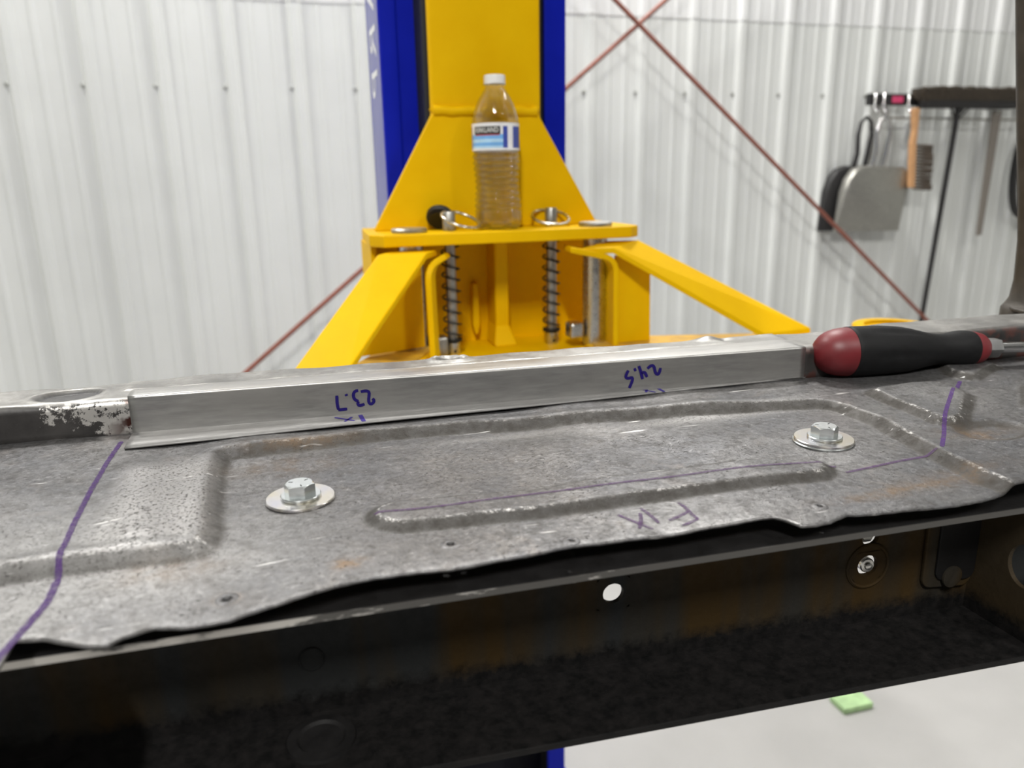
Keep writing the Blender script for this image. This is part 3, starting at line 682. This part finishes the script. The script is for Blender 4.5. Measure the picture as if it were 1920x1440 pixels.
L_(tube('weld_bead', [(.228, 1.121, .0875), (.2235, 1.124, .094)], .0062, M['yellow'], None, 10)); L_(tube('weld_bead', [(.372, 1.121, .0875), (.377, 1.124, .094)], .0062, M['yellow'], None, 10))
L_(box('carriage_post', (.2220, 1.124, PT), (.3840, 1.138, 2.0), M['yellow'], None, .004))
L_(box('slider_block', (.2170, 1.139, PT), (.3920, 1.30, 2.0), M['black'], None, .003))
L_(box('back_plate', (.125, 1.165, -.285), (.505, 1.178, PT - .016), M['yellow'], None, .002))
L_(prism('center_rib', [(.3075, 1.118, PT-.016), (.3290, 1.118, PT-.016), (.3290, 1.118, -.222), (.338, 1.100, -.252), (.300, 1.100, -.252), (.3075, 1.118, -.222)], (0, .05, 0), M['yellow'], None, .004))
L_(prism('stop_tab', [(.2800, 1.148, -.160), (.2890, 1.148, -.160), (.2905, 1.148, -.225), (.2870, 1.148, -.240), (.2820, 1.148, -.240), (.2790, 1.148, -.225)], (0, .020, 0), M['yellow'], None, .004))
L_(prism('lower_plate', [(.122,1.20,-.268),(.1165,1.056,-.268),(.133,1.031,-.268),(.489,1.031,-.268),(.507,1.046,-.268),(.507,1.20,-.268)], (0, 0, .0165), M['yellow'], None, .0022))
L_(box('end_web', (.119, 1.07, -.252), (.127, 1.19, PT - .016), M['yellow'], None, .001))
bead = [(.3745, 1.10), (.2255, 1.10)]
def arm_pin(x, y, who):
    t = thing('pivot_pin', None, None, (x, y, PT)); local(t, car)
    lathe('pin_head', [(.0235, 0), (.0245, .001), (.0245, .0045), (.0228, .006), (.012, .0062)], M['dullsteel'], t, (0, 0, 0), seg=40)
    lathe('pin_shaft', [(.0180, -.175), (.0180, 0)], M['steel'], t, (0, 0, 0), seg=40)
    return t
arm_pin(.173, 1.068, 'beside the black disc and ring'); arm_pin(.4460, 1.062, 'right of the bottle')
def lock_pin(x, y, hz, ring_c, ring_ax, label):
    t = thing('lock_pin', None, None, (x, y, PT)); local(t, car)
    lathe('pin_rod', [(.0078, -.176), (.0078, 0), (.0090, .0006), (.0090, hz - .002), (.0078, hz)], M['dullsteel'], t, (0, 0, 0), seg=32)
    lathe('pin_foot', [(.0088, -.190), (.0105, -.188), (.0105, -.160), (.0088, -.158)], M['steel'], t, (0, 0, 0), seg=24)
    lathe('pin_hole', [(.0022, 0), (.0022, .0006)], M['black'], t, (.0005, -.0102, -.172), (0, -1, 0), 12)
    lathe('keeper', [(.0135, -.158), (.0135, -.154)], M['spring'], t, (0, 0, 0), seg=28)
    n = 120; tube('spring', [(.0125*math.cos(i*.43), .0125*math.sin(i*.43), -.022 - .132*i/n) for i in range(n+1)], .0014, M['spring'], t, 7)
    u, v_, a_ = frame(ring_ax); rc = Vector(ring_c)
    tube('pull_ring', [rc + u*(.0275*math.cos(i*math.pi/24)) + v_*(.0275*math.sin(i*math.pi/24)) for i in range(48)], .0022, M['steel'], t, 10, closed=True)
    return t
lock_pin(.2310, 1.078, .0260, (.0150, -.010, .0150), (.24, -.34, 1), 'steel lock pin with tilted pull ring left of the bottle')
lock_pin(.3900, 1.098, .0265, (-.003, -.006, .0130), (.02, -.37, 1), 'steel lock pin with level pull ring right of the bottle')
# arm lock blocks behind the pins
L_(box('lock_block', (.194, 1.060, -.250), (.220, 1.085, -.222), M['dullsteel'], None, .003))
L_(box('lock_block', (.404, 1.050, -.238), (.426, 1.078, -.214), M['steel'], None, .004))
# black disc leaning on the gusset
t = thing('magnet_disc', 'black round magnet disc leaning behind the left pull ring', 'disc', (.222, 1.105, PT))
lathe('rubber_cover', [(.004, 0), (.0185, .0005), (.0195, .002), (.0195, .0075), (.018, .009), (.004, .009)], M['rubber'], t, (.0, -.008, .0150), (.25, .72, .55), 40)
lathe('face_plate', [(.015, 0), (.015, .0008)], M['spring'], t, (-.0008, -.0102, .0133), (.25, .72, .55), 32)

# ------------------------------------------------------------------ swing arms
def arm(name, label, base, d, bl, br, tl, tr, tube_len, tube_w, tz, fork, side, padr, padtop, wdir):
    t = thing(name, None, None, (base[0], base[1], tz)); local(t, car); bpy.context.view_layer.update()
    loc = lambda o: local(o, t)
    D = Vector((d[0], d[1], 0)).normalized(); Nn = Vector((-D.y, D.x, 0)); B = Vector((base[0], base[1], 0))
    # sloping gusset: flat land at the pivot, then down to the tube
    tlV, trV, blV, brV = map(Vector, (tl, tr, bl, br))
    back = -D * .045; back.z = 0
    top = [tlV + back, trV + back, trV, tlV]; fl = [tlV, trV, brV, blV]
    nrm = Vector((0, 0, -.0085))
    bm = bmesh.new()
    V_ = [bm.verts.new(p) for p in (top[0], top[1], trV, tlV, brV, blV)]; W_ = [bm.verts.new(p + nrm) for p in (top[0], top[1], trV, tlV, brV, blV)]
    for a_ in ((0, 1, 2, 3), (3, 2, 4, 5)): bm.faces.new([V_[i] for i in a_]); bm.faces.new([W_[i] for i in a_[::-1]])
    for a_, b_ in ((0, 1), (1, 2), (2, 4), (4, 5), (5, 3), (3, 0)): bm.faces.new([V_[a_], V_[b_], W_[b_], W_[a_]])
    loc(bevel(from_bm('gusset_strap', bm, M['yellow']), .0015, 2))
    h = .075; hw = tube_w / 2
    p = [B - D*.02 + Nn*hw, B - D*.02 - Nn*hw, B + D*tube_len - Nn*hw, B + D*tube_len + Nn*hw]
    loc(prism('arm_tube', [(q_.x, q_.y, tz - h) for q_ in p], (0, 0, h - .0005), M['yellow'], None, .005))
    p = [B - D*.01 + Nn*(hw-.006), B - D*.01 - Nn*(hw-.006), B + D*.26 - Nn*(hw-.006), B + D*.26 + Nn*(hw-.006)]
    loc(prism('deck_plate', [(q_.x, q_.y, tz - .0005) for q_ in p], (0, 0, .0022), M['yellowdust'], None, .001))
    # bent fork strip: up the side and over the pivot
    fp = [Vector(q_) for q_ in fork]; wdt = Vector(wdir); th = .0085
    path = []
    for i, q_ in enumerate(fp):
        if 0 < i < len(fp)-1:
            u = (fp[i-1]-q_).normalized(); w_ = (fp[i+1]-q_).normalized(); r_ = min(.020, (fp[i-1]-q_).length*.6)
            for j in range(7): s_ = j/6; path.append((q_+u*r_)*(1-s_)**2 + q_*2*s_*(1-s_) + (q_+w_*r_)*s_*s_)
        else: path.append(q_)
    v = []; f = []
    for i, q_ in enumerate(path):
        dd = (path[min(i+1, len(path)-1)] - path[max(i-1, 0)]).normalized(); n2_ = wdt.cross(dd).normalized() * th/2
        v += [q_ - n2_, q_ + n2_, q_ + n2_ + wdt, q_ - n2_ + wdt]
    for i in range(len(path)-1):
        for j in range(4): f.append((4*i+j, 4*i+(j+1) % 4, 4*i+4+(j+1) % 4, 4*i+4+j))
    f += [(3, 2, 1, 0), tuple(4*(len(path)-1)+j for j in range(4))]
    loc(bevel(mesh('fork_strip', v, f, M['yellow']), .0022, 2, 50))
    loc(prism('side_plate', side[0], side[1], M['yellow'], None, .001))
    # lift pad on a screw at the far end
    e = B + D*(tube_len - .05)
    o = lathe('pad_screw', [(.019, tz - .01), (.019, padtop - .012)], M['dullsteel'], None, (e.x, e.y, 0)); loc(o)
    o = lathe('lift_pad', [(padr*.55, padtop - .022), (padr*.97, padtop - .020), (padr, padtop - .017), (padr, padtop - .002), (padr*.96, padtop), (padr*.72, padtop), (padr*.70, padtop - .005), (padr*.2, padtop - .005)], M['yellow'], None, (e.x, e.y, 0), seg=48); loc(o)
    return t
arm('lift_arm', 'left yellow lift arm with broad sloping strap reaching under the rail', (.165, 1.070), (-.105, -.19), (-.004, .830, -.205), (.062, .830, -.1990), (.121, 1.012, -.0965), (.1850, 1.008, -.0965), .565, .085, -.236,
    [(.1850, 1.000, -.240), (.1830, 1.000, -.1150), (.2140, 1.028, -.1040)], ([(.085, 1.020, -.232), (.185, 1.052, -.232), (.185, 1.052, -.112), (.120, 1.030, -.105)], (0, .006, 0)), .045, -.1660, (.012, .028, 0))
arm('lift_arm', 'right yellow lift arm with slender sloping strap and round pad beyond the screwdriver', (.448, 1.050), (.25, -.066), (.6650, .945, -.2290), (.755, .960, -.2290), (.4520, 1.012, -.1010), (.5080, 1.045, -.0950), .50, .085, -.246,
    [(.4615, 1.015, -.246), (.4600, 1.015, -.1180), (.3900, 1.015, -.1020)], ([(.465, 1.030, -.244), (.524, 1.030, -.244), (.521, 1.030, -.135), (.465, 1.030, -.114)], (0, .006, 0)), .058, -.2290, (.004, .045, 0))

# ------------------------------------------------------------------ water bottle on the arm plate
bot = thing('water_bottle', 'clear plastic water bottle with blue label and white cap on the yellow plate', 'bottle', (.3025, 1.080, PT))
body = [(.010, .006), (.020, .003), (.0265, .0005), (.0300, .003), (.0322, .009), (.0328, .018)]
z = .022
while z < .103:
    wst = .0022 * math.exp(-((z - .058) / .018)**2)
    body += [(.0326 - wst, z), (.0330 - wst, z + .0022), (.0326 - wst, z + .0042), (.0304 - wst, z + .0062)]; z += .0084
body += [(.0322, .1055), (.0316, .107), (.0316, .142), (.0326, .1435), (.0318, .150), (.0290, .160), (.0248, .170), (.0200, .179), (.0158, .1855), (.0132, .189), (.0128, .192), (.0158, .1925), (.0158, .194), (.0126, .1945), (.0126, .203)]
o = lathe('shell', body, M['pet'], bot, (0, 0, 0), seg=64, smooth=70, cap=False)
for vtx in o.data.vertices:                                    # slightly crushed lower half and lobed foot
    c = vtx.co; s_ = max(0, 1 - c.z / .11); c.x += .0022 * s_; an = math.atan2(c.y, c.x)
    if c.z < .020: c.z += .004 * max(0, math.cos(5*an)) * (1 - c.z/.02) * (math.hypot(c.x, c.y) > .012)
    if .025 < c.z < .1: rr = 1 + .022*math.sin(4*an + c.z*70)*s_; c.x *= rr; c.y *= rr
sm = o.modifiers.new('wall', 'SOLIDIFY'); sm.thickness = .0007; sm.offset = -1
cp_ = [(.0134, .1935), (.0146, .194), (.0146, .204), (.0136, .2056), (.004, .206)]
o = lathe('cap', cp_, M['white'], bot, seg=72, smooth=30)
for i, vtx in enumerate(o.data.vertices):
    if .1945 < vtx.co.z < .2045 and i % 2: vtx.co.x *= .975; vtx.co.y *= .975
# label: printed wrap, artwork turned to the room
nA, nZ = 180, 24; LR = .0329; zl, zt_ = .1068, .1424; face = math.atan2(-1.083, -.303)
v = []; f = []; mi = []
for j in range(nZ + 1):
    for i in range(nA): a_ = 2*math.pi*i/nA; v.append((LR*math.cos(a_), LR*math.sin(a_), zl + (zt_-zl)*j/nZ))
for j in range(nZ):
    for i in range(nA):
        f.append((j*nA+i, j*nA+(i+1) % nA, (j+1)*nA+(i+1) % nA, (j+1)*nA+i))
        d = ((2*math.pi*(i+.5)/nA - face + math.pi) % (2*math.pi)) - math.pi; u = d; vv = 1 - (j+.5)/nZ
        k = 0
        if vv > .14 and vv < .93:
            if -1.35 < u < .34: k = 2 if vv > .58 and vv < .72 else (1 if vv > .40 else 0)
            if vv >= .82 and -1.35 < u < .34: k = 2
            if .30 < u < .52 or .80 < u < 2.2: k = 3
            if .52 <= u <= .80: k = 0
            if -2.4 < u <= -1.35: k = 3
            if -1.04 < u < .20 and .14 < vv < .40: k = 4
            if -1.0 < u < .16 and .40 <= vv < .46: k = 5
        mi.append(k)
lab = mesh('label', v, f, [M['lab_w'], M['lab_b'], M['lab_p'], M['lab_d'], M['lab_k'], M['lab_r']], bot, 60)
lab.data.polygons.foreach_set('material_index', mi)
me = text_mesh('KIRKLAND', .0080)
for vtx in me.vertices:
    c = vtx.co; a_ = face - .42 + c.x * .92 / .0329; zz = .1330 + c.y * 1.12; vtx.co = ((LR + .0002) * math.cos(a_), (LR + .0002) * math.sin(a_), zz)
link('label_lettering', me, M['white'], bot)

# ------------------------------------------------------------------ X brace rods
def rod(p0, p1, y, label):
    P0, P1 = Vector((p0[0], y, p0[1])), Vector((p1[0], y, p1[1])); d = P1 - P0
    t = thing('brace_rod', label, 'brace rod', tuple(P0.lerp(P1, .5)), 'crossed wall brace rods')
    tube('rod', [(P0 - t.location), (P1 - t.location)], .0088, M['rod'], t, 14)
    for e, s_ in ((P0, 1), (P1, -1)):
        lathe('nut', [(.015, 0), (.015, .014)], M['rod'], t, e - t.location + d.normalized()*s_*.04, d, 6, 20)
    return t
sA = -.807; rod((1.302 - 2.35/.807, .637 + 2.35), (1.302 + 1.955/.807, .637 - 1.955), WALL - .16, 'thin red-brown brace rod sloping down to the right past the dustpan')
sB = .795; rod((1.526 + 2.2/.795, .646 + 2.2), (1.526 - 1.96/.795, .646 - 1.96), WALL - .138, 'thin red-brown brace rod sloping down to the left behind the column')

# ------------------------------------------------------------------ tools on the wall
YT = 3.02
rack = thing('tool_rack', 'long black tool rack rail on the white wall with hooks', 'tool rack', (3.05, WALL - .02, .30))
LR_ = lambda o: local(o, rack)
LR_(box('rail', (2.592, 3.035, .277), (3.53, 3.060, .327), M['rubber'], None, .003))
LR_(box('tape_band', (2.715, 3.032, .288), (2.775, 3.0345, .316), M['pink'], None, .001))
for x in (2.70, 3.30, 3.47): LR_(box('standoff', (x, 3.058, .285), (x + .03, WALL, .319), M['rubber']))
LR_(tube('lower_wire', [(2.66, 3.03, .285), (2.66, 3.02, .222), (3.0, 3.02, .220), (3.25, 3.02, .216), (3.49, 3.02, .216), (3.49, 3.04, .285)], .005, M['dullsteel'], None, 8))
for x in (2.602, 2.650, 2.786, 3.45): LR_(tube('hook', [(x, 3.034, .325), (x, 3.012, .327), (x, 3.010, .262), (x, 2.985, .232), (x, 2.972, .250)], .0042, M['chrome'], None, 8))
def dustpan(dx, dy, ds, m, hm, label, dp):
    t = thing('dustpan', label, 'dustpan', (2.63 + dx, YT + dy, 0), 'dustpans on the tool rack')
    out = [(-.186, -.270), (.172, -.278), (.192, -.046), (.180, -.012), (.150, .008), (-.070, .017), (-.118, .002), (-.152, -.040), (-.172, -.098)]
    out = [(x*ds, z) for x, z in out]
    v = []; f = []; n = len(out)
    for dy_, sc_ in ((.004, 1.0), (0, 1.0), (-dp*.55, .995), (-dp*.85, .965), (-dp, .90)):      # deep rounded shell, open edge at the bottom
        for i_, (x, z) in enumerate(out):
            lowe = z < -.2; v.append((x * (1 if lowe else sc_), dy_ * (.25 if lowe else 1), z if lowe else -.20 + (z + .20) * sc_))
    for q_ in range(4):
        for i_ in range(n): f.append((q_*n+i_, q_*n+(i_+1) % n, (q_+1)*n+(i_+1) % n, (q_+1)*n+i_))
    f += [tuple(range(n))[::-1], tuple(4*n+i_ for i_ in range(n))]
    bm = bmesh.new(); bv = [bm.verts.new(p) for p in v]
    for q_ in f: bm.faces.new([bv[i_] for i_ in q_])
    from_bm('tray', bm, m, t, 32)
    tube('front_edge', [(out[0][0], -dp*.25, out[0][1]), (out[1][0], -dp*.25, out[1][1])], .004, m, t, 8)
    hp = [(-.020, -.012, .010), (-.012, -.02, .07), (-.018, -.02, .15), (-.008, -.02, .205), (.020, -.02, .228), (.048, -.02, .205), (.056, -.02, .15), (.044, -.02, .07), (.040, -.012, .010)]
    tube('handle', hp, [.011, .011, .010, .008, .008, .008, .010, .011, .011], hm, t, 10)
    return t
dustpan(-.048, .052, .98, M['rubber'], M['rubber'], 'black dustpan half hidden behind the silver dustpan', .030)
dustpan(0, -.006, 1, M['dullsteel'], M['chrome'], 'silver metal dustpan hanging from the left end of the rack', .038)
br = thing('wire_brush', 'wire brush with pale wooden handle hanging right of the silver dustpan', 'brush', (2.79, 2.96, .1))
LB = lambda o: local(o, br)
LB(prism('handle', [(x, 2.955, z) for x, z in rounded([(2.766,.260),(2.802,.260),(2.806,.160),(2.806,.110),(2.826,-.088),(2.796,-.086),(2.776,.110),(2.782,.160)], .006, 3)], (0, .022, 0), M['wood'], None, .004))
for i in range(14):                                            # tufts of wire, row by row
    z0 = .100 - .190*i/13; xo = .0040 + .020*i/13
    LB(tube('bristle_tuft', [(2.800 + xo, 2.966, z0), (2.85 + xo, 2.962, z0 - .002), (2.893 + xo, 2.96 + .006*random.uniform(-1, 1), z0 - .004 + random.uniform(-.004, .004))], [.0050, .0072, .0082], M['bristle'], None, 7))
bm_ = thing('push_broom', 'wide push broom hanging bristles up from the rack on a thin black handle', 'broom', (3.09, 3.0, .30))
LB = lambda o: local(o, bm_)
LB(box('head_block', (2.842, 2.955, .262), (3.372, 3.022, .297), M['rubber'], None, .008))
for i in range(40):
    x = 2.812 + (3.412 - 2.812)*i/39; e_ = 1 - abs(i - 19.5)/19.5
    for j in range(2): LB(tube('bristle_tuft', [(2.856 + (3.358-2.856)*i/39, 2.968 + .036*j, .290), (x, 2.955 + .055*j, .318), (x + random.uniform(-.006, .006), 2.945 + .07*j, .346 + min(.004, e_*.02) + random.uniform(-.004, .004))], [.009, .012, .013], M['broombristle'], None, 6))
LB(tube('handle', [(3.060, 2.992, .262), (3.052, 2.993, .235), (2.985, 3.0, -.95)], [.020, .0125, .0115], M['rubber'], None, 12))
LB(tube('brace', [(3.005, 2.99, .265), (3.050, 2.993, .205), (3.112, 2.99, .265)], .004, M['spring'], None, 8))
sb = thing('squeegee_bar', 'flat grey bar hanging under the right end of the broom head', 'bar', (3.29, 3.0, .0))
o = prism('blade', [(3.268, 3.0, .256), (3.322, 3.0, .256), (3.318, 3.0, .10), (3.304, 3.0, -.322), (3.272, 3.0, -.322), (3.270, 3.0, .0)], (0, .008, 0), M['strap'], None, .002); local(o, sb)
o = lathe('eyelet', [(.008, 0), (.008, .003), (.005, .003)], M['dullsteel'], None, (3.294, 3.0, .245), (0, -1, 0), 18); local(o, sb)
hs = thing('air_hose', 'black hose coil hanging at the right edge by the pillar', 'hose', (3.58, 3.03, 0))
for k_ in range(3):
    o = tube('hose_loop', [(3.585 + (.098 - .006*k_)*math.cos(i*math.pi/20), 3.02 + .018*k_, -.02 + (.245 - .012*k_)*math.sin(i*math.pi/20)) for i in range(40)], .0085, M['rubber'], None, 8, closed=True); local(o, hs)
o = lathe('coupling', [(.011, 0), (.013, .004), (.013, .03), (.008, .034), (.008, .05)], plain('brass', (.62, .42, .12), .3, 1), None, (3.515, 3.005, .150), (.15, -.1, -1), 14); local(o, hs)
o = tube('hook', [(3.57, WALL, .24), (3.57, 3.0, .225), (3.57, 2.985, .245)], .006, M['dullsteel'], None, 8); local(o, hs)

# ------------------------------------------------------------------ on the floor
t = thing('foam_block', 'small green foam block lying on the pale floor below the beam', 'foam block', (1.322, 1.392, FLOOR))
o = box('block', (-.044, -.026, 0), (.044, .034, .018), M['foam'], t, .003); o.rotation_euler.z = R(-1)

print('TRIS', sum(len(o.data.polygons) for o in S.objects if o.type == 'MESH'))
